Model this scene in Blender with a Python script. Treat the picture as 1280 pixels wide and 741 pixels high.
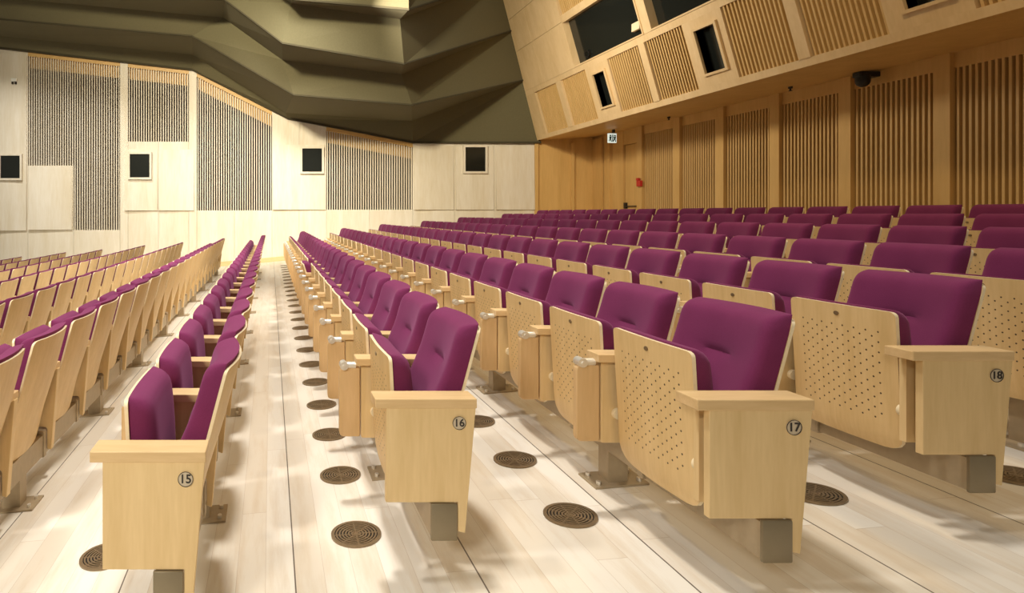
import bpy, bmesh, math, random
from mathutils import Vector, Matrix
random.seed(7)
for o in list(bpy.data.objects): bpy.data.objects.remove(o)
SC = bpy.context.scene
COL = SC.collection

# ---------------------------------------------------------------- camera
SX, SY, SZ = .78, 1.04, .78                        # plan units of the layout below, turned into metres
FPX, PX, PY, CZ = 585.0, 338.0, 267.0, 1.71      # focal length in px, vanishing point of the rows, eye height
cd = bpy.data.cameras.new('camera'); cam = bpy.data.objects.new('camera', cd); COL.objects.link(cam)
cd.sensor_width = 36; cd.sensor_fit = 'HORIZONTAL'; cd.lens = 36*(FPX*SY/SX)/1280
cd.shift_x = (640-PX)/1280; cd.shift_y = (PY-370.5)/1280 * 1.0
cd.clip_start = .05; cd.clip_end = 200
cam.location = (0, 0, CZ*SZ); cam.rotation_euler = (math.radians(90), 0, 0)
SC.camera = cam
SC.view_settings.view_transform = 'Standard'; SC.view_settings.look = 'None'
SC.view_settings.gamma = 1; SC.view_settings.use_curve_mapping = False
SC.view_settings.exposure = 0.0
# ---------------------------------------------------------------- light
w = bpy.data.worlds.new('hall_ambient'); SC.world = w; w.use_nodes = True
w.node_tree.nodes['Background'].inputs[0].default_value = (1, .89, .70, 1)
w.node_tree.nodes['Background'].inputs[1].default_value = 0.22
LK = .30
def area(name, loc, target, size, power, col=(1, .93, .82), spread=180):
    l = bpy.data.lights.new(name, 'AREA'); l.shape = 'DISK'; l.size = size; l.energy = power*LK*.62; l.color = col
    l.spread = math.radians(spread)
    o = bpy.data.objects.new(name, l); COL.objects.link(o); loc = Vector((loc[0]*SX, loc[1]*SY, loc[2]*SZ)); target = Vector((target[0]*SX, target[1]*SY, target[2]*SZ)); o.location = loc
    o.rotation_euler = (Vector(target)-Vector(loc)).to_track_quat('-Z', 'Y').to_euler()
area('house_light', (-3.4, 2.4, 9.0), (-3.2, 3.2, 0), .6, 480, (1, .95, .88), spread=120)
area('house_light', (.2, 3.0, 9.2), (-.1, 3.2, 0), .6, 470, (1, .95, .87), spread=90)
area('house_light', (-2.8, 7.5, 9.0), (-2.6, 8.0, 0), .6, 420, (1, .96, .90), spread=110)
area('house_light', (1.6, 8.0, 9.0), (1.4, 8.5, 0), .6, 360, (1, .95, .87), spread=100)
area('house_light', (4.6, 5.0, 8.6), (6.2, 5.8, .4), .6, 430, (1, .74, .40), spread=130)
area('house_light', (4.0, 7.0, 8.8), (-4.5, 9.5, 0), .6, 600, (1, .96, .88), spread=60)
area('wall_washer', (-8.0, 9.0, 11.7), (-8.2, 16.6, 2.2), 1.0, 400, (1, .96, .86), spread=62)
area('wall_washer', (-3.6, 9.0, 11.7), (-4.2, 16.6, 2.4), 1.0, 210, (1, .96, .86), spread=62)
area('wall_washer', (.2, 9.0, 7.6), (.6, 16.6, 1.0), 1.0, 400, (1, .95, .84), spread=62)
area('balcony_washer', (2.5, 11.0, 6.6), (8.8, 12.2, 6.2), 1.0, 640, (1, .90, .74), spread=110)
area('front_fill', (-4.5, -3.5, 5.5), (-1.2, 4.0, .6), 1.5, 290, (1, .93, .80), spread=60)  # added low fill behind the camera, brightens the near end panels
area('front_fill', (-6.0, -3.0, 10.5), (0, 14, 6.4), 1.5, 2000, (1, .88, .62), spread=50)  # added high fill behind the camera, brightens the ceiling risers
# ---------------------------------------------------------------- materials
def newmat(name):
    m = bpy.data.materials.new(name); m.use_nodes = True
    nt = m.node_tree; return m, nt, nt.nodes['Principled BSDF']
def N(nt, t, **kw):
    n = nt.nodes.new(t)
    for k, v in kw.items(): setattr(n, k, v)
    return n
def math_(nt, op, a, b=None, clamp=False):
    n = N(nt, 'ShaderNodeMath', operation=op, use_clamp=clamp)
    for i, v in enumerate((a, b)):
        if v is None: continue
        if isinstance(v, (int, float)): n.inputs[i].default_value = v
        else: nt.links.new(v, n.inputs[i])
    return n.outputs[0]
def mixc(nt, f, a, b):
    n = N(nt, 'ShaderNodeMix', data_type='RGBA')
    for i, v in ((0, f), (6, a), (7, b)):
        if isinstance(v, (int, float)): n.inputs[i].default_value = v
        elif isinstance(v, tuple): n.inputs[i].default_value = (*v, 1)
        else: nt.links.new(v, n.inputs[i])
    return n.outputs[2]
def wood(name, c, dark=.86, rough=.45, scale=(9, 9, .9), perf=False, contrast=1.0, coord='Object'):
    m, nt, b = newmat(name)
    tc = N(nt, 'ShaderNodeTexCoord'); mp = N(nt, 'ShaderNodeMapping'); mp.inputs['Scale'].default_value = scale
    nt.links.new(tc.outputs[coord], mp.inputs[0])
    oi = N(nt, 'ShaderNodeObjectInfo')
    off = N(nt, 'ShaderNodeVectorMath', operation='ADD'); nt.links.new(mp.outputs[0], off.inputs[0])
    cb = N(nt, 'ShaderNodeCombineXYZ'); r = math_(nt, 'MULTIPLY', oi.outputs['Random'], 40.0)
    for i in range(3): nt.links.new(r, cb.inputs[i])
    nt.links.new(cb.outputs[0], off.inputs[1])
    n1 = N(nt, 'ShaderNodeTexNoise'); n1.inputs['Scale'].default_value = 1.2; n1.inputs['Detail'].default_value = 5; n1.inputs['Roughness'].default_value = .6
    n2 = N(nt, 'ShaderNodeTexNoise'); n2.inputs['Scale'].default_value = 9; n2.inputs['Detail'].default_value = 3
    nt.links.new(off.outputs[0], n1.inputs['Vector']); nt.links.new(off.outputs[0], n2.inputs['Vector'])
    f = math_(nt, 'ADD', math_(nt, 'MULTIPLY', n1.outputs[0], .7), math_(nt, 'MULTIPLY', n2.outputs[0], .3))
    f = math_(nt, 'ADD', math_(nt, 'MULTIPLY', math_(nt, 'SUBTRACT', f, .5), 3.0*contrast), .5, clamp=True)
    d = tuple(x*dark*(1, .95, .84)[i] for i, x in enumerate(c))
    col = mixc(nt, f, d, c)
    if perf:                                       # drilled acoustic holes in a staggered grid
        sx = N(nt, 'ShaderNodeSeparateXYZ'); nt.links.new(tc.outputs['Object'], sx.inputs[0])
        y, z = sx.outputs[1], sx.outputs[2]
        def lattice(oy, oz):
            py, pz = .046*SY, .050*SZ
            fy = math_(nt, 'SUBTRACT', math_(nt, 'FRACT', math_(nt, 'ADD', math_(nt, 'DIVIDE', y, py), 50+oy)), .5)
            fz = math_(nt, 'SUBTRACT', math_(nt, 'FRACT', math_(nt, 'ADD', math_(nt, 'DIVIDE', z, pz), 50+oz)), .5)
            fy = math_(nt, 'MULTIPLY', fy, py); fz = math_(nt, 'MULTIPLY', fz, pz)
            dd = math_(nt, 'ADD', math_(nt, 'MULTIPLY', fy, fy), math_(nt, 'MULTIPLY', fz, fz))
            return math_(nt, 'LESS_THAN', dd, .0036**2)
        h = math_(nt, 'MAXIMUM', lattice(0, 0), lattice(.5, .5))
        h = math_(nt, 'MULTIPLY', h, math_(nt, 'LESS_THAN', math_(nt, 'ABSOLUTE', y), .172*SY))
        h = math_(nt, 'MULTIPLY', h, math_(nt, 'MULTIPLY', math_(nt, 'GREATER_THAN', z, -.105*SZ), math_(nt, 'LESS_THAN', z, .33*SZ)))
        col = mixc(nt, h, col, (.10, .06, .03))
    nt.links.new(col, b.inputs['Base Color']); b.inputs['Roughness'].default_value = rough
    b.inputs['Specular IOR Level'].default_value = .35
    return m
def plain(name, c, rough=.6, metal=0.0, noise=0.0, nscale=8, emit=0):
    m, nt, b = newmat(name)
    b.inputs['Roughness'].default_value = rough; b.inputs['Metallic'].default_value = metal
    if noise:
        tc = N(nt, 'ShaderNodeTexCoord'); n1 = N(nt, 'ShaderNodeTexNoise'); n1.inputs['Scale'].default_value = nscale; n1.inputs['Detail'].default_value = 4
        nt.links.new(tc.outputs['Object'], n1.inputs['Vector'])
        nt.links.new(mixc(nt, n1.outputs[0], tuple(x*(1-noise) for x in c), tuple(min(1, x*(1+noise)) for x in c)), b.inputs['Base Color'])
    else: b.inputs['Base Color'].default_value = (*c, 1)
    if emit: b.inputs['Emission Color'].default_value = (*c, 1); b.inputs['Emission Strength'].default_value = emit
    return m
M = {}
M['seat_wood'] = wood('maple_veneer', (.79, .58, .305), .84)
M['perf_wood'] = wood('drilled_maple_veneer', (.79, .57, .29), .84, perf=True)
M['edge_wood'] = wood('pale_plywood_edge', (.92, .78, .55), .92, scale=(9, 2, 9))
M['arm_wood'] = wood('maple_armrest', (.76, .54, .29), .84, scale=(1.2, 10, 10))
M['tablet_wood'] = wood('maple_tablet', (.70, .48, .25), .84)
M['wall_wood'] = wood('maple_wall_veneer', (.80, .745, .65), .86, scale=(3, 3, .35), contrast=1.1)
M['wall_shaded'] = wood('maple_wall_veneer_shaded', (.70, .45, .17), .84, scale=(3, 3, .35))  # same maple as the far wall, dim amber light put into its colour
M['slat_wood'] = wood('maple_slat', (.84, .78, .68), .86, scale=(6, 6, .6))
M['slat_warm_light'] = wood('maple_slat_warm_light', (.72, .48, .20), .84, scale=(6, 6, .6))  # maple slats with the right side's dim warm light in the colour
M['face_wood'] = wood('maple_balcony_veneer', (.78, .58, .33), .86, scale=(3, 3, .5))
M['backing'] = plain('dark_plum_felt', (.012, .004, .005), .9, noise=.2)
M['backing_brown'] = plain('dark_brown_felt', (.030, .012, .004), .9, noise=.2)
M['glass'] = plain('dark_glass', (.012, .014, .012), .12)
M['black'] = plain('black_plastic', (.008, .008, .009), .45)
M['steel'] = plain('brushed_steel', (.44, .35, .23), .5, .3, noise=.12, nscale=30)
M['chrome'] = plain('polished_chrome', (.80, .77, .70), .32, .6, noise=.03)
M['bronze'] = plain('bronze_cap', (.25, .20, .125), .45, .4, noise=.1, nscale=20)
M['cream'] = plain('cream_plastic', (.85, .72, .48), .5)
M['vent'] = plain('bronze_grille', (.27, .20, .12), .4, .6, noise=.25, nscale=40)
M['vent_dark'] = plain('vent_void', (.006, .005, .004), .9)
M['red'] = plain('red_plastic', (.55, .03, .02), .5)
M['white'] = plain('white_plastic', (.8, .8, .76), .5)
M['ink'] = plain('dark_ink', (.03, .022, .018), .7)
M['badge'] = plain('satin_number_disc', (.60, .50, .36), .4, .25)
M['signface'] = plain('lit_sign_face', (.80, .95, .88), .5, emit=.7)
M['signgreen'] = plain('sign_green', (.01, .09, .07), .5)
M['olive'] = plain('olive_acoustic_plaster', (.118, .104, .055), .95, noise=.12, nscale=30)
M['olive_lip'] = plain('olive_lip', (.055, .046, .024), .95, noise=.1)
# fabric
m, nt, b = newmat('plum_wool')
tc = N(nt, 'ShaderNodeTexCoord'); n1 = N(nt, 'ShaderNodeTexNoise'); n1.inputs['Scale'].default_value = 260; n1.inputs['Detail'].default_value = 2
n2 = N(nt, 'ShaderNodeTexNoise'); n2.inputs['Scale'].default_value = 6; n2.inputs['Detail'].default_value = 3
for n in (n1, n2): nt.links.new(tc.outputs['Object'], n.inputs['Vector'])
f = math_(nt, 'ADD', math_(nt, 'MULTIPLY', n1.outputs[0], .5), math_(nt, 'MULTIPLY', n2.outputs[0], .5))
nt.links.new(mixc(nt, f, (.130, .018, .062), (.215, .036, .115)), b.inputs['Base Color'])
b.inputs['Roughness'].default_value = .95; b.inputs['Sheen Weight'].default_value = .22; b.inputs['Sheen Roughness'].default_value = .5
b.inputs['Sheen Tint'].default_value = (.9, .4, .7, 1); b.inputs['Specular IOR Level'].default_value = .1
M['fabric'] = m
# floor boards
m, nt, b = newmat('pale_ash_boards')
tc = N(nt, 'ShaderNodeTexCoord'); sx = N(nt, 'ShaderNodeSeparateXYZ'); nt.links.new(tc.outputs['Object'], sx.inputs[0])
X, Y = sx.outputs[0], sx.outputs[1]
bx = math_(nt, 'DIVIDE', math_(nt, 'SUBTRACT', X, .115*SX), .1375*SX)
bi = math_(nt, 'FLOOR', bx)
wn = N(nt, 'ShaderNodeTexWhiteNoise', noise_dimensions='1D'); nt.links.new(bi, wn.inputs['W'])
yy = math_(nt, 'ADD', math_(nt, 'DIVIDE', Y, 1.9), math_(nt, 'MULTIPLY', wn.outputs[0], 7.0))
yi = math_(nt, 'FLOOR', yy)
wn2 = N(nt, 'ShaderNodeTexWhiteNoise', noise_dimensions='2D'); cb = N(nt, 'ShaderNodeCombineXYZ'); nt.links.new(bi, cb.inputs[0]); nt.links.new(yi, cb.inputs[1]); nt.links.new(cb.outputs[0], wn2.inputs['Vector'])
mp = N(nt, 'ShaderNodeMapping'); mp.inputs['Scale'].default_value = (7, .8, 1); nt.links.new(tc.outputs['Object'], mp.inputs[0])
n1 = N(nt, 'ShaderNodeTexNoise'); n1.inputs['Scale'].default_value = 1.5; n1.inputs['Detail'].default_value = 6; n1.inputs['Roughness'].default_value = .65
va = N(nt, 'ShaderNodeVectorMath', operation='ADD'); nt.links.new(mp.outputs[0], va.inputs[0]); nt.links.new(wn2.outputs['Color'], va.inputs[1]); nt.links.new(va.outputs[0], n1.inputs['Vector'])
c = mixc(nt, wn2.outputs[0], (.78, .715, .61), (.86, .82, .74))
g = math_(nt, 'MULTIPLY', math_(nt, 'SUBTRACT', n1.outputs[0], .48), 3.2, clamp=True)
c = mixc(nt, math_(nt, 'MULTIPLY', g, .62), c, (.58, .43, .26))
def seam(v, wdt):                                    # 1 near integer values of v
    fr = math_(nt, 'FRACT', v); return math_(nt, 'LESS_THAN', math_(nt, 'MINIMUM', fr, math_(nt, 'SUBTRACT', 1.0, fr)), wdt)
s1 = seam(bx, .009); s2 = seam(yy, .0008); s3 = seam(math_(nt, 'DIVIDE', math_(nt, 'SUBTRACT', X, .115*SX), .825*SX), .0042)
c = mixc(nt, math_(nt, 'MULTIPLY', math_(nt, 'MAXIMUM', s1, s2), .35), c, (.35, .22, .12))
c = mixc(nt, math_(nt, 'MULTIPLY', s3, .85), c, (.06, .035, .02))
nt.links.new(c, b.inputs['Base Color']); b.inputs['Roughness'].default_value = .42; b.inputs['Specular IOR Level'].default_value = .35
M['floor'] = m

# ---------------------------------------------------------------- mesh helpers
def tag(o, label=None, cat=None, group=None, kind=None):
    if label: o['label'] = label
    if cat: o['category'] = cat
    if group: o['group'] = group
    if kind: o['kind'] = kind
    return o
def m3(p): return Vector((p[0]*SX, p[1]*SY, p[2]*SZ))
def link(name, me, mats, parent=None, loc=(0, 0, 0)):
    o = bpy.data.objects.new(name, me); COL.objects.link(o)
    for mm in (mats if isinstance(mats, (list, tuple)) else [mats]):
        if mm.name not in [x.name for x in me.materials]: me.materials.append(mm)
    o.parent = parent; o.location = m3(loc)
    return o
class B:
    def __init__(s): s.bm = bmesh.new()
    def box(s, x0, x1, y0, y1, z0, z1, mi=0):
        v = [s.bm.verts.new(p) for p in ((x0,y0,z0),(x1,y0,z0),(x1,y1,z0),(x0,y1,z0),(x0,y0,z1),(x1,y0,z1),(x1,y1,z1),(x0,y1,z1))]
        for q in ((3,2,1,0),(4,5,6,7),(0,1,5,4),(1,2,6,5),(2,3,7,6),(3,0,4,7)):
            s.bm.faces.new([v[i] for i in q]).material_index = mi
        return s
    def hexa(s, pts, mi=0):                          # eight corners, bottom ring then top ring
        v = [s.bm.verts.new(p) for p in pts]
        for q in ((3,2,1,0),(4,5,6,7),(0,1,5,4),(1,2,6,5),(2,3,7,6),(3,0,4,7)):
            s.bm.faces.new([v[i] for i in q]).material_index = mi
        return s
    def prism(s, poly, axis, a, b, mi=0):            # extrude a 2D outline along an axis
        def P(p, t):
            return {'y': (p[0], t, p[1]), 'x': (t, p[0], p[1]), 'z': (p[0], p[1], t)}[axis]
        A = [s.bm.verts.new(P(p, a)) for p in poly]; Bv = [s.bm.verts.new(P(p, b)) for p in poly]
        n = len(poly)
        s.bm.faces.new(A).material_index = mi; s.bm.faces.new(Bv[::-1]).material_index = mi
        for i in range(n): s.bm.faces.new((A[i], Bv[i], Bv[(i+1) % n], A[(i+1) % n])).material_index = mi
        return s
    def cyl(s, c, r, h, axis='z', n=20, r2=None, mi=0):
        r2 = r if r2 is None else r2
        R = {'z': Matrix.Identity(4), 'y': Matrix.Rotation(math.radians(-90), 4, 'X'), 'x': Matrix.Rotation(math.radians(90), 4, 'Y')}[axis]
        g = bmesh.ops.create_cone(s.bm, cap_ends=True, segments=n, radius1=r, radius2=r2, depth=h, matrix=Matrix.Translation(c) @ R)
        for v in g['verts']:
            for fc in v.link_faces: fc.material_index = mi
        return s
    def ring(s, c, r0, r1, h, n=32):                 # flat annulus with thickness, about z
        vs = []
        for r, z in ((r0, 0), (r1, 0), (r1, h), (r0, h)):
            vs.append([s.bm.verts.new((c[0]+r*math.cos(2*math.pi*i/n), c[1]+r*math.sin(2*math.pi*i/n), c[2]+z)) for i in range(n)])
        for k in range(4):
            a, b2 = vs[k], vs[(k+1) % 4]
            for i in range(n): s.bm.faces.new((a[i], a[(i+1) % n], b2[(i+1) % n], b2[i]))
        return s
    def sphere(s, c, r, n=16, sc=(1, 1, 1)):
        bmesh.ops.create_uvsphere(s.bm, u_segments=n, v_segments=n//2, radius=r, matrix=Matrix.Translation(c) @ Matrix.Diagonal((*sc, 1)))
        return s
    def bevel(s, w, seg=2):
        bmesh.ops.recalc_face_normals(s.bm, faces=s.bm.faces)
        es = [e for e in s.bm.edges if len(e.link_faces) == 2 and e.calc_face_angle(0) > .6]
        bmesh.ops.bevel(s.bm, geom=es, offset=w, segments=seg, affect='EDGES', profile=.5, clamp_overlap=True)
        return s
    def mesh(s, name, smooth=False, iso=False):
        bmesh.ops.transform(s.bm, matrix=Matrix.Diagonal((SX, SX if iso else SY, SZ, 1)), verts=s.bm.verts)
        bmesh.ops.recalc_face_normals(s.bm, faces=s.bm.faces)
        me = bpy.data.meshes.new(name); s.bm.to_mesh(me); s.bm.free()
        if smooth:
            for p in me.polygons: p.use_smooth = True
            me.set_sharp_from_angle(angle=math.radians(42))
        return me
    def obj(s, name, mat, parent=None, loc=(0, 0, 0), smooth=False, iso=False):
        return link(name, s.mesh(name, smooth, iso), mat, parent, loc)
def empty(name, loc, label=None, cat=None, group=None):
    o = bpy.data.objects.new(name, None); COL.objects.link(o); o.location = m3(loc); o.empty_display_size = .1
    return tag(o, label, cat, group)
def rounded(poly, r, n=4):                           # round selected corners: poly entries (x, y, r or None)
    out = []; L = len(poly)
    for i, p in enumerate(poly):
        rr = p[2] if len(p) > 2 else 0
        if not rr: out.append((p[0], p[1])); continue
        c = Vector(p[:2]); a = (Vector(poly[i-1][:2])-c).normalized(); b2 = (Vector(poly[(i+1) % L][:2])-c).normalized()
        for k in range(n+1):
            t = k/n; q = c + a*rr*(1-t)**2 + b2*rr*t**2
            out.append((q.x, q.y))
    return out
SLOPE = .0885
def fz(x): return SLOPE*x
def P(x, y, Z): return Vector(((x-PX)/FPX*Z, Z, CZ+(PY-y)/FPX*Z))

# ---------------------------------------------------------------- room shell
XL, XW, YN, YW = -13.0, 11.5, -1.5, 16.6
B().hexa([(XL, YN, fz(XL)-.12), (XW+.3, YN, fz(XW+.3)-.12), (XW+.3, YW+.3, fz(XW+.3)-.12), (XL, YW+.3, fz(XL)-.12),
          (XL, YN, fz(XL)), (XW+.3, YN, fz(XW+.3)), (XW+.3, YW+.3, fz(XW+.3)), (XL, YW+.3, fz(XL))]).obj('floor', M['floor'])
tag(bpy.data.objects['floor'], kind='structure')
def wx(x): return (x-PX)*YW/FPX
def wz(y): return CZ+(PY-y)*YW/FPX
# top line of the far wall, where the stepped ceiling begins
TOP = [(-400, 30), (0, 60), (240, 87), (360, 148), (516, 178), (760, 178)]
def topy(x):
    for (a, ya), (b2, yb) in zip(TOP, TOP[1:]):
        if a <= x <= b2: return ya+(yb-ya)*(x-a)/(b2-a)
    return TOP[-1][1]
wb = B().box(XL, XW+.3, YW+.16, YW+.36, fz(XL)-.1, 9.0)
tag(wb.obj('wall_far', M['wall_wood']), kind='structure')
bs = []                                              # boards that cover the wall between the slatted recesses
def board(lst, x0, x1, y0, y1, f=0.0, back=.16, top=False):
    b_ = B(); lst.append(b_)
    X0, X1 = wx(x0), wx(x1); zb = wz(y1)
    zt0, zt1 = (wz(topy(x0)-6), wz(topy(x1)-6)) if top else (wz(y0), wz(y0))
    g = .004
    b_.hexa([(X0+g, YW+f, zb), (X1-g, YW+f, zb), (X1-g, YW+back, zb), (X0+g, YW+back, zb), (X0+g, YW+f, zt0), (X1-g, YW+f, zt1), (X1-g, YW+back, zt1), (X0+g, YW+back, zt0)])
DOWN = 400
for x0, x1 in ((-120, -60), (-60, 0), (0, 35)): board(bs, x0, x1, 0, DOWN, top=True)
board(bs, 35, 92, 207, DOWN); board(bs, 92, 150, 287.5, DOWN); board(bs, 150, 160, 0, DOWN, top=True)
for x0, x1 in ((160, 198), (198, 236)): board(bs, x0, x1, 177, DOWN)
board(bs, 236, 246, 0, DOWN, top=True)
for x0, x1 in ((246, 293), (293, 340)): board(bs, x0, x1, 263, DOWN)
board(bs, 340, 374, 0, DOWN, top=True); board(bs, 374, 408, 0, DOWN, top=True)
for x0, x1 in ((408, 462), (462, 516)): board(bs, x0, x1, 262, DOWN)
for x0, x1 in ((516, 568), (568, 618), (618, 669)): board(bs, x0, x1, 0, DOWN, top=True)
bw = []  # far wall strip by the balcony, its shade put into the wood colour
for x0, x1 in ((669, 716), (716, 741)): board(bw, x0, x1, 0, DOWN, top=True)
for b_ in bw: tag(b_.obj('wall_far', M['wall_shaded']), kind='structure')
for b_ in bs: tag(b_.obj('wall_far', M['wall_wood']), kind='structure')
sk = B(); sk.hexa([(XL, YW-.03, fz(XL)), (XW, YW-.03, fz(XW)), (XW, YW+.01, fz(XW)), (XL, YW+.01, fz(XL)), (XL, YW-.03, fz(XL)+.16), (XW, YW-.03, fz(XW)+.16), (XW, YW+.01, fz(XW)+.16), (XL, YW+.01, fz(XL)+.16)])
tag(sk.obj('baseboard_far', M['arm_wood']), kind='structure')
# raised panels, wedge shaped: deeper at the bottom
def raised(x0, x1, y0, y1, label, deep=.09):
    b_ = B(); X0, X1, zb, zt = wx(x0)+.01, wx(x1)-.01, wz(y1), wz(y0)
    b_.hexa([(X0, YW-deep, zb), (X1, YW-deep*.6, zb), (X1, YW, zb), (X0, YW, zb), (X0, YW-.02, zt), (X1, YW-.012, zt), (X1, YW, zt), (X0, YW, zt)])
    tag(b_.obj('wall_panel', M['wall_wood']), label, 'wall panel', 'raised plywood panels on the far wall')
raised(-6, 34, 66, 288, 'tall pale maple wall panel behind the leftmost small dark window')
raised(36, 91, 208, 287, 'pale maple panel under the left half of the leftmost slatted wall panel')
raised(156, 197.5, 187, 263, 'raised maple panel around the second small dark window from the left')
raised(198.5, 243, 187, 263, 'blank raised maple panel just right of the second small dark window')
raised(341, 407, 181, 262, 'raised maple panel around the third small dark window from the left')
raised(517, 567, 182, 262, 'blank raised maple panel just right of the fourth far wall slatted panel')
raised(569, 617, 182, 262, 'raised maple panel around the rightmost small dark far wall window')
raised(619, 668, 182, 262, 'blank raised maple panel right of the rightmost small dark far wall window')
def slats_far(x0, x1, segs, n, label):
    """segs: list of (x0, x1, ybottom)"""
    root = empty('slatted_panel', (wx((x0+x1)/2), YW+.1, wz(segs[0][2])), label, 'slatted panel', 'slatted panels on the far wall')
    inv = -Vector((root.location.x/SX, root.location.y/SY, root.location.z/SZ))
    bb, sl, hd = B(), B(), B()
    for a, b2, yb in segs:
        X0, X1 = wx(a), wx(b2); zb = wz(yb)
        t0, t1 = wz(topy(a)-6), wz(topy(b2)-6)
        bb.hexa([(X0, YW+.13, zb), (X1, YW+.13, zb), (X1, YW+.155, zb), (X0, YW+.155, zb), (X0, YW+.13, t0), (X1, YW+.13, t1), (X1, YW+.155, t1), (X0, YW+.155, t0)])
        q0, q1 = wz(topy(a)+20), wz(topy(b2)+20)
        hd.hexa([(X0, YW+.10, q0), (X1, YW+.10, q1), (X1, YW+.128, q1), (X0, YW+.128, q0), (X0, YW+.10, t0), (X1, YW+.10, t1), (X1, YW+.128, t1), (X0, YW+.128, t0)])
        q0, q1 = wz(topy(a)+6), wz(topy(b2)+6)
        hd.hexa([(X0, YW+.0, q0), (X1, YW+.0, q1), (X1, YW+.10, q1), (X0, YW+.10, q0), (X0, YW+.0, t0), (X1, YW+.0, t1), (X1, YW+.10, t1), (X0, YW+.10, t0)])
        m_ = max(1, round(n*(b2-a)/(x1-x0)))
        p = (X1-X0)/m_
        for i in range(m_):
            xa = X0+p*(i+.32); xb = X0+p*(i+.68)
            xm = PX+(xa+xb)/2*FPX/YW
            zt = wz(topy(xm)+6)
            sl.box(xa, xb, YW+.015, YW+.098, zb, zt)
    for b_, nm, mt in ((bb, 'backing', M['backing']), (sl, 'slats', M['slat_wood']), (hd, 'header_board', M['wall_shaded'])):
        b_.obj(nm, mt, root, inv)
slats_far(35, 150, ((35, 92, 207), (92, 150, 287.5)), 38, 'leftmost slatted maple panel of the far wall, stepped at its bottom')
slats_far(160, 236, ((160, 236, 177),), 25, 'short slatted maple panel above the second small dark window')
slats_far(246, 340, ((246, 340, 263),), 32, 'slatted maple panel under the steepest slope of the dark ceiling')
slats_far(408, 516, ((408, 516, 262),), 36, 'slatted maple panel nearest the middle of the far wall')
def dark_window(n, x0, x1, y0, y1):
    r = B(); X0, X1, z0, z1 = wx(x0), wx(x1), wz(y1), wz(y0); t = .07; f0, f1 = YW-.13, YW+.01
    for a in ((X0-t, X1+t, z1, z1+t), (X0-t, X1+t, z0-t, z0), (X0-t, X0, z0, z1), (X1, X1+t, z0, z1)): r.box(a[0], a[1], f0, f1, a[2], a[3])
    o = r.obj('window_%d' % n, M['wall_wood']); tag(o, kind='structure')
    B().box(X0, X1, YW-.10, YW-.095, z0, z1).obj('pane', M['glass'], o)
for i, q in enumerate(((3, 27, 195, 223), (163.5, 188, 193, 222), (377.5, 402, 186, 215), (580, 605, 184.5, 214.5))): dark_window(i+1, *q)

for x_ in (670, 715): tag(B().box(wx(x_)-.06, wx(x_)+.05, YW-.07, YW+.1, fz(XW)-.3, CZ+2.50).obj('trim_%d' % (8 if x_ == 670 else 9), M['wall_shaded']), kind='structure')
# right wall under the balcony
rw = B().box(XW+.14, XW+.34, 2.0, YW+.3, fz(XW)-.1, 4.6)
tag(rw.obj('wall_right', M['wall_shaded']), kind='structure')
COLS = [15.9, 14.53, 13.2, 11.93, 10.64, 9.34, 7.99, 6.68, 5.37, 4.06]
ST, WT = CZ+2.45, CZ+2.73
cb_ = B(); 
cb_.box(XW, XW+.14, 15.9, YW+.16, fz(XW), WT)
for yc in COLS: cb_.box(XW-.06, XW+.14, yc-.11, yc+.09, fz(XW)-.02, WT)
for a, b2 in zip(COLS[1:], COLS[2:]): cb_.box(XW+.01, XW+.14, b2+.09, a-.11, ST, WT)
tag(cb_.obj('trim_1', M['wall_shaded']), kind='structure')
tag(B().box(wx(742)-.05, wx(742)+.02, YW-.45, YW+.1, fz(XW)-.02, CZ+2.62).obj('trim_2', M['wall_shaded']), kind='structure')
ordn = ['first', 'second', 'third', 'fourth', 'fifth', 'sixth', 'seventh', 'eighth', 'ninth', 'tenth', 'eleventh', 'twelfth', 'thirteenth', 'fourteenth', 'fifteenth', 'sixteenth', 'seventeenth', 'eighteenth', 'nineteenth', 'twentieth', 'twenty-first', 'twenty-second', 'twenty-third', 'twenty-fourth', 'twenty-fifth']
for k, (a, b2) in enumerate(zip(COLS[1:-2], COLS[2:-1])):
    if a < 6.9: break
    y0, y1 = b2+.09, a-.11
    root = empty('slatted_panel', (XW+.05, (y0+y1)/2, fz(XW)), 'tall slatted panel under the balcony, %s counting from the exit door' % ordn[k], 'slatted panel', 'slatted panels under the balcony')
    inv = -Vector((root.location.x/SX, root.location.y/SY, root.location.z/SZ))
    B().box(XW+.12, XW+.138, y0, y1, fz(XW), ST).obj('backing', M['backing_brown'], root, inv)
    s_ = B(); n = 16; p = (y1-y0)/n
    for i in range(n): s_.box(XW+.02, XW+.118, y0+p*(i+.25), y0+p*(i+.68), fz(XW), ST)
    s_.obj('slats', M['slat_warm_light'], root, inv)
# door in the farthest bay
dr = B().box(XW+.10, XW+.138, 14.62, 15.29, fz(XW), CZ+2.22)
do = dr.obj('door_1', M['wall_shaded']); tag(do, kind='structure')
df = B(); df.box(XW+.03, XW+.138, 15.31, 15.79, fz(XW), WT); df.box(XW+.05, XW+.138, 14.62, 15.31, CZ+2.24, WT); df.obj('door_frame', M['wall_shaded'], do)
B().cyl((XW+.04, 14.97, fz(XW)+.93), .018, .6, 'y', 10).box(XW+.03, XW+.10, 15.2, 15.28, fz(XW)+.86, fz(XW)+1.05).box(XW+.03, XW+.10, 14.65, 14.70, fz(XW)+.88, fz(XW)+.98).obj('push_bar', M['black'], do)

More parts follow.
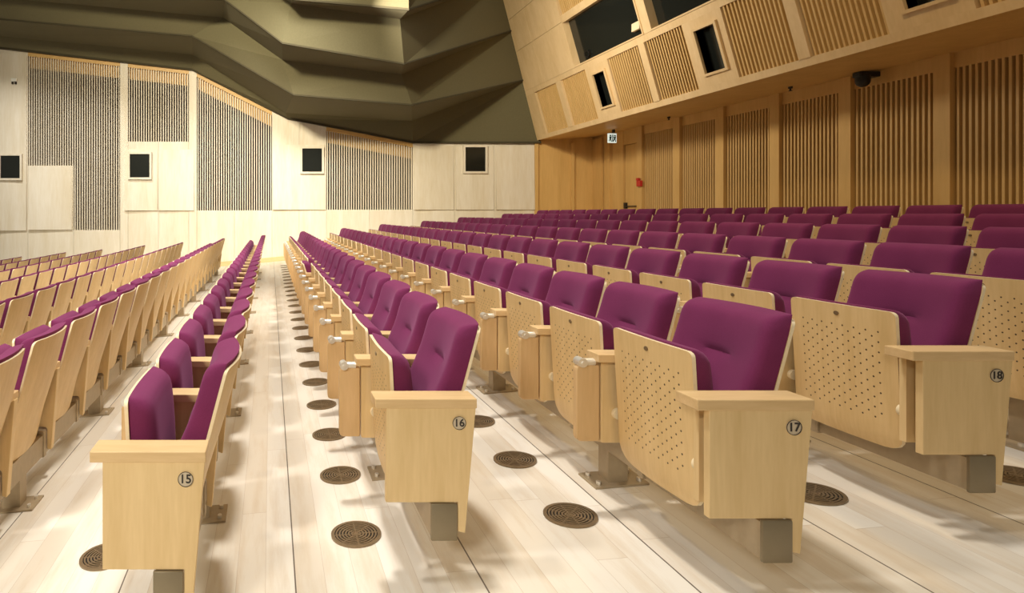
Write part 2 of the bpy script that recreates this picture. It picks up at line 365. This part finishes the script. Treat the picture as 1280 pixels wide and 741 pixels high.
# balcony: soffit, leaning front with slats and windows
ZB = 2.60
def face(Z, z, d=0.0):                               # point on the leaning front, d metres behind it
    x = 10.13-.28*z; return (x+d*.963, Z, CZ+z+d*.27)
class FB: pass
def fbox(b_, Za, Zb, za, zb, d0, d1):
    if isinstance(b_, FB): b_ = B(); fbl.append(b_)
    b_.hexa([face(Za, za, d0), face(Za, za, d1), face(Zb, za, d1), face(Zb, za, d0), face(Za, zb, d0), face(Za, zb, d1), face(Zb, zb, d1), face(Zb, zb, d0)])
bx0 = 10.13-.28*ZB
so = B().hexa([(bx0+.02, 2, CZ+ZB), (XW+.3, 2, WT), (XW+.3, YW+.1, WT), (bx0+.02, YW+.1, CZ+ZB), (bx0+.02, 2, CZ+ZB+.12), (XW+.3, 2, WT+.2), (XW+.3, YW+.1, WT+.2), (bx0+.02, YW+.1, CZ+ZB+.12)])
tag(so.obj('ceiling_balcony', M['wall_shaded']), kind='structure')
fb = FB(); fbl = []; g = .006
ZE = 3.2
fbox(fb, ZE, YW-.05, ZB-.02, 2.72, 0, .2)            # lip
fbox(fb, ZE, YW-.05, 4.12, 4.28, 0, .2)
fbox(fb, 15.90, YW-.05, 2.72, 4.12, 0, .2)
PAN = [(15.85, 14.70), (14.47, 13.38)]
wins = []
base = 13.36
while base > 4:
    wins.append(base); base -= 3.14
posts = [(14.70, 14.47)]
for w0 in wins:
    PAN += [(w0-.87, w0-1.94), (w0-2.12, w0-3.14)]
    posts += [(w0-1.94, w0-2.12)]
    # window bay with an opening
    a, b2 = w0-.87, w0
    fbox(fb, a, a+.17, 2.72, 4.12, 0, .2); fbox(fb, b2-.26, b2, 2.72, 4.12, 0, .2)
    fbox(fb, a+.17, b2-.26, 2.72, 2.98, 0, .2); fbox(fb, a+.17, b2-.26, 3.88, 4.12, 0, .2)
for a, b2 in posts: fbox(fb, b2, a, 2.72, 4.12, -.02, .2)
fbox(fb, 15.30, YW-.05, 4.285, 5.62, 0, .2); fbox(fb, 13.74, 15.29, 4.285, 5.62, 0, .2)
fbox(fb, 15.30, YW-.05, 5.63, 6.70, 0, .2); fbox(fb, 13.74, 15.29, 5.63, 6.70, 0, .2)
fbox(fb, 13.74, YW-.05, 6.71, 8.0, 0, .2)
fbox(fb, 10.97, 11.18, 4.285, 5.62, 0, .2); fbox(fb, 8.2, 8.41, 4.285, 5.62, 0, .2); fbox(fb, 5.43, 5.64, 4.285, 5.62, 0, .2)
fbox(fb, ZE, 13.735, 5.63, 5.80, 0, .2)
for b_ in fbl: tag(b_.obj('wall_balcony', M['face_wood']), kind='structure')
bk = B(); fbox(bk, ZE, YW-.05, ZB+.1, 8.0, .22, .26)
tag(bk.obj('wall_balcony', M['backing_brown']), kind='structure')
pi = 0
for a, b2 in PAN:
    if b2 < 5.0: continue
    pi += 1
    c = face((a+b2)/2, 2.72, .1)
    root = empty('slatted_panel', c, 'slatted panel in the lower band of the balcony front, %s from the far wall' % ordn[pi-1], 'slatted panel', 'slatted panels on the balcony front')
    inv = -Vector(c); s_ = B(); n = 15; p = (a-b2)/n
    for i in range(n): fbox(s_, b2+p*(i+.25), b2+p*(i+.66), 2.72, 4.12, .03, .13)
    s_.obj('slats', M['slat_warm_light'], root, inv)
    q = B(); fbox(q, b2, a, 2.72, 4.12, .15, .19); q.obj('backing', M['backing_brown'], root, inv)
for k, (a, b2) in enumerate(((13.70, 12.5), (12.35, 11.2))):
    c = face((a+b2)/2, 5.80, .1)
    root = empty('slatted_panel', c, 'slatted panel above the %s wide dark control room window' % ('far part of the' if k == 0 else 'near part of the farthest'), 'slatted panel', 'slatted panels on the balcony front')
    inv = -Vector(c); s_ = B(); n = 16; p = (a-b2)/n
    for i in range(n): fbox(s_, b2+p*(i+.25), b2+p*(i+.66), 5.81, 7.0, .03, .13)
    s_.obj('slats', M['slat_warm_light'], root, inv)
    q = B(); fbox(q, b2, a, 5.80, 7.0, .15, .19); q.obj('backing', M['backing_brown'], root, inv)
wn_ = 5
for w0 in wins[:3]:
    a, b2 = w0-.70, w0-.26
    fr = B(); t = .05
    for za, zb, Za, Zb in ((2.98-t, 2.98, a-t, b2+t), (3.88, 3.88+t, a-t, b2+t), (2.98, 3.88, a-t, a), (2.98, 3.88, b2, b2+t)): fbox(fr, Za, Zb, za, zb, -.05, .16)
    o = fr.obj('window_%d' % wn_, M['face_wood']); tag(o, kind='structure'); wn_ += 1
    q = B(); fbox(q, a, b2, 2.98, 3.88, .15, .16); q.obj('pane', M['glass'], o)
for a, b2 in ((11.18, 13.74), (8.41, 10.97), (5.64, 8.20)):
    fr = B(); t = .035
    for za, zb, Za, Zb in ((4.285, 4.285+t, a, b2), (5.62-t, 5.62, a, b2), (4.285+t, 5.62-t, a, a+t), (4.285+t, 5.62-t, b2-t, b2)): fbox(fr, Za, Zb, za, zb, -.02, .18)
    o = fr.obj('window_%d' % wn_, M['face_wood']); tag(o, kind='structure'); wn_ += 1
    q = B(); fbox(q, a+t, b2-t, 4.285+t, 5.62-t, .17, .18); q.obj('pane', M['glass'], o)
# small lamp and ring fixed on the dark control room window
c = Vector(face(11.45, 4.55, .12)); tag(B().box(-.05, .03, -.12, .12, -.10, .10).bevel(.01).obj('lamp', M['cream'], None, c), 'small cream lamp in the wide dark balcony window', 'lamp')
c = Vector(face(13.30, 4.50, .14))
r = B(); r.ring((0, 0, 0), .07, .10, .02, 20); o = r.obj('speaker_ring', M['black'], None, c); o.rotation_euler = (0, math.radians(-105), 0)
tag(o, 'small dark ring in the far lower corner of the wide balcony window', 'speaker')

# stepped olive ceiling: lips and risers
def strip(name, lineA, lineB, mat, th=.0):
    b_ = B(); va = [b_.bm.verts.new(p) for p in lineA]; vb = [b_.bm.verts.new(p) for p in lineB]
    for i in range(len(va)-1): b_.bm.faces.new((va[i], va[i+1], vb[i+1], vb[i]))
    r_ = bmesh.ops.solidify(b_.bm, geom=b_.bm.faces[:], thickness=.03) if th else None
    return b_.obj(name, mat)
def line(*pts): return [P(*p) for p in pts]
L0 = line((-160, 43, 16.55), (0, 60, 16.55), (240, 87, 16.55), (360, 148, 16.55), (516, 178, 16.55), (676, 178, 16.5))
B1 = line((-160, 32, 16.3), (0, 45, 16.3), (240, 68, 16.3), (357, 141, 16.3), (515, 151, 16.3), (655, 101.5, 16.4))
L1 = line((-160, 10, 14.9), (0, 24, 14.9), (240, 45, 14.6), (367, 118.6, 13.85), (515, 131, 13.9), (655, 100, 16.38))
B2 = line((-160, -16, 14.7), (0, -3, 14.6), (279, 22, 14.3), (353, 75, 13.6), (502, 93, 13.6), (640, 40, 16.3))
L2 = line((-160, -40, 13.4), (0, -26, 13.4), (281, 0, 13.1), (353, 54, 12.3), (505, 80, 12.6), (640, 38, 16.28))
B3 = line((-160, -90, 13.1), (0, -75, 13.1), (290, -50, 12.6), (364, 4, 12.1), (500, 24, 12.3), (624, -20, 16.2))
L3 = line((-160, -110, 12.2), (0, -98, 12.2), (292, -68, 11.9), (364, -1, 11.5), (511, 12, 11.7), (623, -24, 16.18))
B4 = line((-160, -190, 11.8), (0, -180, 11.8), (300, -150, 11.5), (380, -80, 11.2), (511, -60, 11.4), (600, -110, 16.1))
k = 1
for nm, a, b2, mt in (('ceiling', L0, B1, 'olive'), ('ceiling', B1, L1, 'olive'), ('ceiling', L1, B2, 'olive'), ('ceiling', B2, L2, 'olive'), ('ceiling', L2, B3, 'olive'), ('ceiling', B3, L3, 'olive'), ('ceiling', L3, B4, 'olive')):
    tag(strip(nm, a, b2, M[mt]), kind='structure')
def rail(pts, r, mat, name):                          # thin rolled edge along a lip
    b_ = B(); vs = []
    for p in pts: vs.append([b_.bm.verts.new(p+Vector((0, dy, dz))) for dy, dz in ((-r, -r), (r, -r), (r, r), (-r, r))])
    for a, c_ in zip(vs, vs[1:]):
        for i in range(4): b_.bm.faces.new((a[i], a[(i+1) % 4], c_[(i+1) % 4], c_[i]))
    for e in (vs[0], vs[-1]): b_.bm.faces.new(e)
    return b_.obj(name, mat)
for j, Lx in enumerate((L0, L1, L2, L3)):
    tag(rail(Lx, .03 if j == 0 else .022, M['olive_lip'], 'trim_%d' % (3+j)), kind='structure')

# ---------------------------------------------------------------- seats
PIV = Vector((-.06, 0, .53))
def grid_pad(w, zs, xb, T, dent=None, nu=22, nv=24, pw=6, tilt=None):
    """cushion: width w, z range zs, xb(y,z)=x of the back, T(z)=thickness towards -x"""
    bm = bmesh.new(); F, K = [], []
    us = [math.sin(math.pi/2*(-1+2*i/nu)) for i in range(nu+1)]
    vs = [math.sin(math.pi/2*(-1+2*i/nv)) for i in range(nv+1)]
    def e(s): return math.sqrt(max(0, 1-abs(s)**pw))
    for v in vs:
        fr, bk_ = [], []
        for u in us:
            # rounded rectangle outline
            cu = 1-.035*max(0, abs(v)-.8)/.2*abs(v); y = u*w/2*cu; z = zs[0]+(v+1)/2*(zs[1]-zs[0])
            x0 = xb(y, z); t = T(z)*e(u)*e(v)
            if dent: t -= dent(y, z)*e(u)*e(v)
            bord = abs(u) > .9999 or abs(v) > .9999
            pb = bm.verts.new((x0, y, z)); bk_.append(pb)
            fr.append(pb if bord else bm.verts.new((x0-t, y, z)))
        F.append(fr); K.append(bk_)
    for j in range(nv):
        for i in range(nu):
            for G, rev in ((F, 0), (K, 1)):
                q = [G[j][i], G[j][i+1], G[j+1][i+1], G[j+1][i]]
                bm.faces.new(q[::-1] if rev else q)
    b_ = B(); b_.bm.free(); b_.bm = bm
    return b_
def back_x(z):                                       # line of the back shell in side view
    pts = [(.30, .07), (.55, .13), (.80, .21), (1.12, .295)]
    for (z0, x0), (z1, x1) in zip(pts, pts[1:]):
        if z <= z1: return x0+(x1-x0)*(z-z0)/(z1-z0)
    return pts[-1][1]
def bulge(y, w, a): return a*(1-(2*y/w)**2)
def shell(w, outline_rows, xf, thick, nu=14, rtop=.03):
    """bent plywood: rows of z (bottom to top), xf(y,z) front x; returns B with faces material 0 and rim material 1"""
    bm = bmesh.new(); A, C = [], []
    for z, hw in outline_rows:
        ra, rc = [], []
        for i in range(nu+1):
            y = -hw+2*hw*i/nu; x = xf(y, z)
            ra.append(bm.verts.new((x, y, z))); rc.append(bm.verts.new((x+thick, y, z)))
        A.append(ra); C.append(rc)
    n = len(outline_rows)
    for j in range(n-1):
        for i in range(nu):
            bm.faces.new((A[j][i], A[j+1][i], A[j+1][i+1], A[j][i+1])); bm.faces.new((C[j][i], C[j][i+1], C[j+1][i+1], C[j+1][i]))
        for i in (0, nu):
            bm.faces.new((A[j][i], A[j+1][i], C[j+1][i], C[j][i])).material_index = 1
    for j in (0, n-1):
        for i in range(nu): bm.faces.new((A[j][i], A[j][i+1], C[j][i+1], C[j][i])).material_index = 1
    b_ = B(); b_.bm.free(); b_.bm = bm
    return b_
def rows(z0, z1, hw, rb, rt, n=10):
    out = []
    for k in range(4): t = k/4*math.pi/2; out.append((z0+rb*(1-math.cos(t)) if rb else z0+.001*k, hw-rb*(1-math.sin(t))))
    for k in range(n+1): out.append((z0+rb+.003+(z1-rt-z0-rb-.006)*k/n, hw))
    for k in range(1, 5): t = k/4*math.pi/2; out.append((z1-rt+rt*math.sin(t), hw-rt*(1-math.cos(t))))
    return out
# meshes of one seat
def seat_front(y, z):                                # outer (lower) face of the folded seat shell, relative to seat origin
    t = (z-.31)/(.965-.31)
    return -.098-.036*t - bulge(y, .45, .022)*(1-.5*t) + (.012*max(0, (.40-z)/.09)**2)
me_shell = None
sh = shell(.45, rows(.29, .962, .224, .07, .022), seat_front, .016)
for v in sh.bm.verts: v.co -= PIV
me_seat_shell = sh.mesh('seat_shell', True); me_seat_shell.materials.append(M['perf_wood']); me_seat_shell.materials.append(M['edge_wood'])
def sc_back(y, z): return seat_front(y, z)+.013
pad = grid_pad(.436, (.40, .970), lambda y, z: -(seat_front(y, min(z, .95))+.0165), lambda z: .104+.012*math.sin((z-.4)/.585*math.pi), None, 22, 24, pw=11)
for v in pad.bm.verts: v.co.x = -v.co.x; v.co -= PIV
me_seat_pad = pad.mesh('seat_cushion', True); me_seat_pad.materials.append(M['fabric'])
def bk_front(y, z): return back_x(z) + bulge(y, .46, .045)
def back_rows():
    out = []
    for k in range(5): t = k/4*math.pi/2; out.append((.33+.10*(1-math.cos(t))*.8, .224-.09*(1-math.sin(t))))
    for k in range(11): out.append((.415+(1.07-.415)*k/10, .224))
    for k in range(1, 5): t = k/4*math.pi/2; out.append((1.072+.026*math.sin(t), .224-.026*(1-math.cos(t))))
    return out
me_back_shell = shell(.45, back_rows(), bk_front, .014).mesh('back_shell', True); me_back_shell.materials.append(M['seat_wood']); me_back_shell.materials.append(M['edge_wood'])
def bthick(z):
    s = (z-.47)/(1.105-.47)
    return .100+.028*math.exp(-((s-.40)/.22)**2)
def bdent(y, z):
    return .016*math.exp(-(y/.075)**4)*math.exp(-((z-.897-1.2*y*y)/.016)**2) + .014*math.exp(-(y/.10)**2)*math.exp(-((z-.90)/.06)**2)
me_back_pad = grid_pad(.442, (.47, 1.118), lambda y, z: bk_front(y, z)-.001, bthick, bdent, 28, 46, pw=18).mesh('back_cushion', True); me_back_pad.materials.append(M['fabric'])
def standard_outline():
    return rounded([(-.172, .78), (-.172, .35, .012), (.02, .35), (.02, .375), (.15, .375, .02), (.15, .225), (.178, .215, .008), (.225, .78)], 0)
AY = .275
b_ = B(); b_.prism(standard_outline(), 'y', AY-.02, AY+.02); b_.bevel(.003, 1); me_std = b_.mesh('side_panel'); me_std.materials.append(M['seat_wood'])
b_ = B(); b_.box(-.205, .215, AY-.046, AY+.046, .775, .817); b_.bevel(.004, 2); me_arm = b_.mesh('armrest'); me_arm.materials.append(M['arm_wood'])
b_ = B(); b_.prism(rounded([(-.298, .355, .03), (-.178, .355, .01), (-.178, .755), (-.298, .755, .03)], 0), 'y', AY-.016, AY+.016); b_.bevel(.004, 1); me_tab = b_.mesh('writing_tablet'); me_tab.materials.append(M['tablet_wood'])
b_ = B(); b_.cyl((-.272, AY-.006, .768), .024, .046, 'y', 20); b_.cyl((-.272, AY-.031, .768), .009, .006, 'y', 10); b_.cyl((-.238, AY-.006, .768), .019, .07, 'x', 16)
me_hinge = b_.mesh('hinge', True); me_hinge.materials.append(M['chrome'])
b_ = B(); b_.cyl((-.092, AY-.028, .505), .028, .018, 'y', 18); me_piv = b_.mesh('pivot_disc', True); me_piv.materials.append(M['cream'])
b_ = B(); b_.prism(rounded([(.012, .18, .012), (.012, .362, .012), (.148, .362, .02), (.148, .18, .012)], 0), 'y', AY-.055, AY-.021); b_.bevel(.003, 1); me_brk = b_.mesh('beam_bracket'); me_brk.materials.append(M['steel'])
b_ = B(); b_.cyl((seat_front(0, .915)-.001, 0, .915), .0105, .006, 'x', 14)
for v in b_.bm.verts: v.co -= PIV
me_screw = b_.mesh('screw', True); me_screw.materials.append(M['vent'])

proto = empty('theatre_seat', (0, 0, 0), cat='seat')
def cp(name, me, parent, loc=(0, 0, 0)):
    o = bpy.data.objects.new(name, me); COL.objects.link(o); o.parent = parent; o.location = m3(loc); return o
o_ss = cp('seat_shell', me_seat_shell, proto, PIV); cp('screw', me_screw, o_ss)
o_sc = cp('seat_cushion', me_seat_pad, proto, PIV)
cp('back_shell', me_back_shell, proto); cp('back_cushion', me_back_pad, proto)
cp('side_panel', me_std, proto); cp('armrest', me_arm, proto); ot = cp('writing_tablet', me_tab, proto); cp('hinge', me_hinge, ot)
cp('pivot_disc', me_piv, proto); cp('pivot_disc', me_piv, proto, (0, .056, 0)); cp('beam_bracket', me_brk, proto)
def copy_tree(o, parent=None):
    c = o.copy(); COL.objects.link(c); c.parent = parent
    for ch in list(o.children): copy_tree(ch, c)
    return c
rx = {15: -.484, 16: .698, 17: 1.894, 18: 3.112}
for n in range(9, 23): rx.setdefault(n, 1.894+1.2*(n-17))
numw = ['zero', 'one', 'two', 'three', 'four', 'five', 'six', 'seven']
first = True
NS = 22
for n in range(9, 23):
    odd = n % 2; X0 = rx[n]
    arm0 = 1.875 if odd else 2.15
    if n == 15: arm0 = 1.89
    arm1 = arm0+.58
    cent = [arm0+.305]+[arm1+.275+.55*k for k in range(NS-1)]
    vis = []
    for k, yc in enumerate(cent):
        if X0 < 0: ok = PX+(X0+.38)/(yc+.33)*FPX > 0
        else: ok = PX+(X0-.32)/(yc+.33)*FPX < 1280
        if ok: vis.append(k)
    for k in vis:
        if first: s = proto; first = False
        else: s = copy_tree(proto)
        s.location = m3((X0, cent[k], fz(X0)))
        if 15 <= n <= 18: lab = 'purple folding seat, %s from the near end of the row numbered %d' % (ordn[k], n)
        elif n < 15: lab = 'purple folding seat, %s from far wall, %s row%s in front of row numbered 15' % (ordn[NS-1-k], numw[15-n], '' if n == 14 else 's')
        else: lab = 'purple folding seat, %s from the far wall, %s row%s behind row numbered 18' % (ordn[NS-1-k], numw[n-18], '' if n == 19 else 's')
        s['label'] = lab; s['group'] = 'purple folding seats in the rows'
        if n == 16 and k == 8:
            for c in s.children:
                if c.name.startswith(('seat_shell', 'seat_cushion')): c.rotation_euler = (0, math.radians(-14), 0)
            s['label'] = 'purple folding seat tipped slightly forward, ninth from near end of row numbered 16'
    # beam with posts
    ya = arm0-.040 if vis[0] == 0 else cent[vis[0]]-.3
    yb = cent[-1]+.33
    rlabel = ('numbered %d' % n) if 15 <= n <= 18 else (('%s in front of the one numbered 15' % numw[15-n]) if n < 15 else ('%s behind the one numbered 18' % numw[n-18]))
    bt = empty('seat_beam', (X0+.082, ya, fz(X0)), 'long grey steel beam carrying the seat row ' + rlabel, 'beam', 'steel beams under the seat rows')
    b_ = B(); b_.box(-.055, .055, .0, yb-ya, .19, .335); b_.obj('beam_tube', M['steel'], bt)
    if 15 <= n <= 18: b_ = B(); b_.box(-.060, .060, -.014, .0, .18, .349); b_.bevel(.008, 2); b_.obj('end_cap', M['bronze'], bt, smooth=True)
    yp = 2.70+(0 if odd else .27)
    while yp < yb:
        if yp > ya:
            b_ = B(); yl = yp-ya
            zf = SLOPE*.082
            b_.hexa([(-.055, yl-.04, zf), (.055, yl-.04, zf), (.055, yl+.04, zf), (-.055, yl+.04, zf), (-.055, yl-.04, .19), (.055, yl-.04, .19), (.055, yl+.04, .19), (-.055, yl+.04, .19)])
            b_.obj('post', M['steel'], bt)
            def pz(x): return SLOPE*(x+.082)
            q = B(); q.hexa([(-.15, yl-.075, pz(-.15)+.001), (.15, yl-.075, pz(.15)+.001), (.15, yl+.075, pz(.15)+.001), (-.15, yl+.075, pz(-.15)+.001), (-.15, yl-.075, pz(-.15)+.012), (.15, yl-.075, pz(.15)+.012), (.15, yl+.075, pz(.15)+.012), (-.15, yl+.075, pz(-.15)+.012)])
            pl = q.obj('base_plate', M['steel'], bt)
            if yp < 8:
                for sx_ in (-.115, .115):
                    for sy_ in (-.045, .045):
                        B().cyl((sx_, yl+sy_, pz(sx_)+.020), .012, .018, 'z', 8).obj('bolt', M['chrome'], pl)
        yp += 1.38
    # numbered end panel at the near end
    if 15 <= n <= 18:
        e = empty('end_panel', (X0, arm0, fz(X0)), 'maple row end panel with armrest and round number %d' % n, 'end panel', 'numbered end panels of the rows')
        b_ = B(); b_.prism(rounded([(-.178, .775), (-.178, .35), (.020, .35), (.144, .35), (.144, .22), (.178, .212), (.226, .775)], 0), 'y', -.046, -.020); b_.bevel(.002, 1); b_.obj('panel', M['seat_wood'], e)
        b_ = B(); b_.prism([(-.15, .775), (-.15, .37), (.02, .37), (.02, .38), (.142, .38), (.16, .775)], 'y', .030, .054); b_.obj('inner_panel', M['seat_wood'], e)
        b_ = B(); b_.box(-.228, .230, -.050, .050, .773, .817); b_.bevel(.004, 2); b_.obj('armrest', M['arm_wood'], e)
        B().cyl((-.118, .062, .505), .028, .016, 'y', 18).obj('pivot_disc', M['cream'], e, smooth=True)
        bd = B().cyl((.150, -.0470, .708), .0295, .003, 'y', 36).obj('number_disc', M['badge'], e, smooth=True)
        rg = B(); rg.ring((0, 0, 0), .0282, .0300, .0015, 36)
        for v in rg.bm.verts: v.co = Vector((v.co.x+.150, -.0486-v.co.z, v.co.y+.708))
        rg.obj('number_ring', M['ink'], bd)
        tcv = bpy.data.curves.new('t', 'FONT'); tcv.body = str(n); tcv.size = .048; tcv.align_x = 'CENTER'; tcv.align_y = 'CENTER'; tcv.extrude = .0006; tcv.offset = .0007
        to = bpy.data.objects.new('t', tcv); COL.objects.link(to)
        bpy.context.view_layer.update()
        me = bpy.data.meshes.new_from_object(to.evaluated_get(bpy.context.evaluated_depsgraph_get()))
        bpy.data.objects.remove(to)
        me.transform(Matrix.Diagonal((SX, SY, SZ, 1)) @ Matrix.Translation((.150, -.0495, .708)) @ Matrix.Rotation(math.radians(90), 4, 'X'))
        me.materials.clear(); link('number', me, M['ink'], bd)

# ---------------------------------------------------------------- round floor vents
def vent_meshes():
    f_ = B(); f_.ring((0, 0, 0), .112, .130, .008, 40); mf = f_.mesh('rim', True, iso=True); mf.materials.append(M['vent'])
    v_ = B(); v_.cyl((0, 0, .0015), .112, .002, 'z', 40); mv = v_.mesh('void', iso=True); mv.materials.append(M['vent_dark'])
    g_ = B(); 
    for r0 in (.022, .038, .054, .070, .086, .102): g_.ring((0, 0, .003), r0-.0045, r0+.0045, .004, 36)
    g_.cyl((0, 0, .005), .012, .004, 'z', 16)
    for a in range(4):
        ang = a*math.pi/4; c_, s_ = math.cos(ang), math.sin(ang); hw = .004
        g_.hexa([(c_*t-s_*q, s_*t+c_*q, z) for z in (.0028, .006) for t, q in ((-.112, -hw), (.112, -hw), (.112, hw), (-.112, hw))])
    mg = g_.mesh('grille', iso=True); mg.materials.append(M['vent'])
    return mf, mv, mg
mf, mv, mg = vent_meshes()
vp = empty('floor_vent', (0, 0, 0), cat='floor vent')
cp('rim', mf, vp); cp('void', mv, vp); cp('grille', mg, vp)
firstv = True
LINES = [(15, -.86, 2, 'in front of the row numbered 15'), (16, .446, 24, 'beside the row numbered 16'), (17, 1.56, 7, 'in front of the row numbered 17'), (18, 2.83, 2, 'in front of the row numbered 18'), (19, 3.88, 1, 'one row behind the row numbered 18')]
for n, X0, cnt, txt in LINES:
    for k in range(cnt):
        v = vp if firstv else copy_tree(vp)
        firstv = False
        v.location = m3((X0, 2.435+.55*k, fz(X0)+.001)); v.rotation_euler = (0, -math.atan(SLOPE), 0)
        v['label'] = 'round bronze floor vent, %s from the near end, %s' % (ordn[k], txt); v['category'] = 'floor vent'; v['group'] = 'round vents in the floor'

# ---------------------------------------------------------------- small fixtures
c = P(766, 172.5, 14.9)
e = empty('exit_sign', c, 'lit white and dark green exit sign hanging below the balcony', 'exit sign')
B().box(-.145, .145, 0, .05, -.15, .15).bevel(.008).obj('sign_box', M['signface'], e)
B().box(.03, .09, .0, .05, .17, .40).obj('hanger', M['black'], e)
s_ = B()
for x in (-.085, .075):                               # running figures either side of a door shape
    s_.box(x-.03, x+.03, -.004, 0, .055, .10); s_.prism([(x-.05, .04), (x+.045, .05), (x+.02, -.04), (x+.05, -.12), (x+.02, -.12), (x-.01, -.05), (x-.05, -.11), (x-.065, -.09), (x-.03, -.03)], 'y', -.004, 0)
s_.box(-.02, .015, -.004, 0, -.12, .11)
s_.obj('pictogram', M['signgreen'], e)
e.rotation_euler = (0, 0, math.radians(12))
tag(B().box(-.09, 0, -.07, .07, -.10, .08).box(-.12, -.04, -.02, .05, .08, .16).bevel(.008).obj('fire_alarm', M['red'], None, (XW-.06, 14.45, P(797, 229, 14.5).z)), 'small red fire alarm box beside the exit door', 'fire alarm')
c = P(1085, 90, 8.9)
e = empty('ceiling_camera', (c.x, c.y, CZ+2.69), 'black dome camera on a bracket under the balcony', 'camera')
b_ = B(); b_.box(-.22, .27, -.07, .07, -.10, .0); b_.bevel(.015); b_.obj('bracket', M['black'], e)
b_ = B(); b_.sphere((-.10, 0, -.17), .115, 20); b_.cyl((-.10, 0, -.12), .115, .10, 'z', 20); b_.obj('dome', M['black'], e, smooth=True, iso=True)
for (x, y, Z, lb) in ((988, 109, 9.9, 'small sprinkler head under the balcony left of the black camera'), (836, 148, 13.0, 'small sprinkler head under the balcony nearer the exit sign')):
    c = P(x, y, Z); b_ = B(); b_.cyl((0, 0, -.02), .035, .04, 'z', 12); b_.cyl((0, 0, -.06), .015, .05, 'z', 8); b_.cyl((0, 0, -.088), .03, .008, 'z', 10)
    zz = CZ+ZB+(WT-CZ-ZB)*(c.x-bx0-.02)/(XW+.28-bx0)
    tag(b_.obj('sprinkler', M['ink'], None, (c.x, c.y, zz)), lb, 'sprinkler', 'sprinklers under the balcony')
c = P(18, 103, YW-.03)
e = empty('wall_sensor', c, 'small white double sensor high on the far left wall', 'sensor')
B().box(-.10, .10, -.05, .03, .02, .14).bevel(.01).obj('housing', M['white'], e)
b_ = B(); b_.cyl((-.05, -.03, -.03), .035, .07, 'z', 12); b_.cyl((.06, -.03, -.03), .035, .07, 'z', 12); b_.obj('sensor_heads', M['ink'], e)
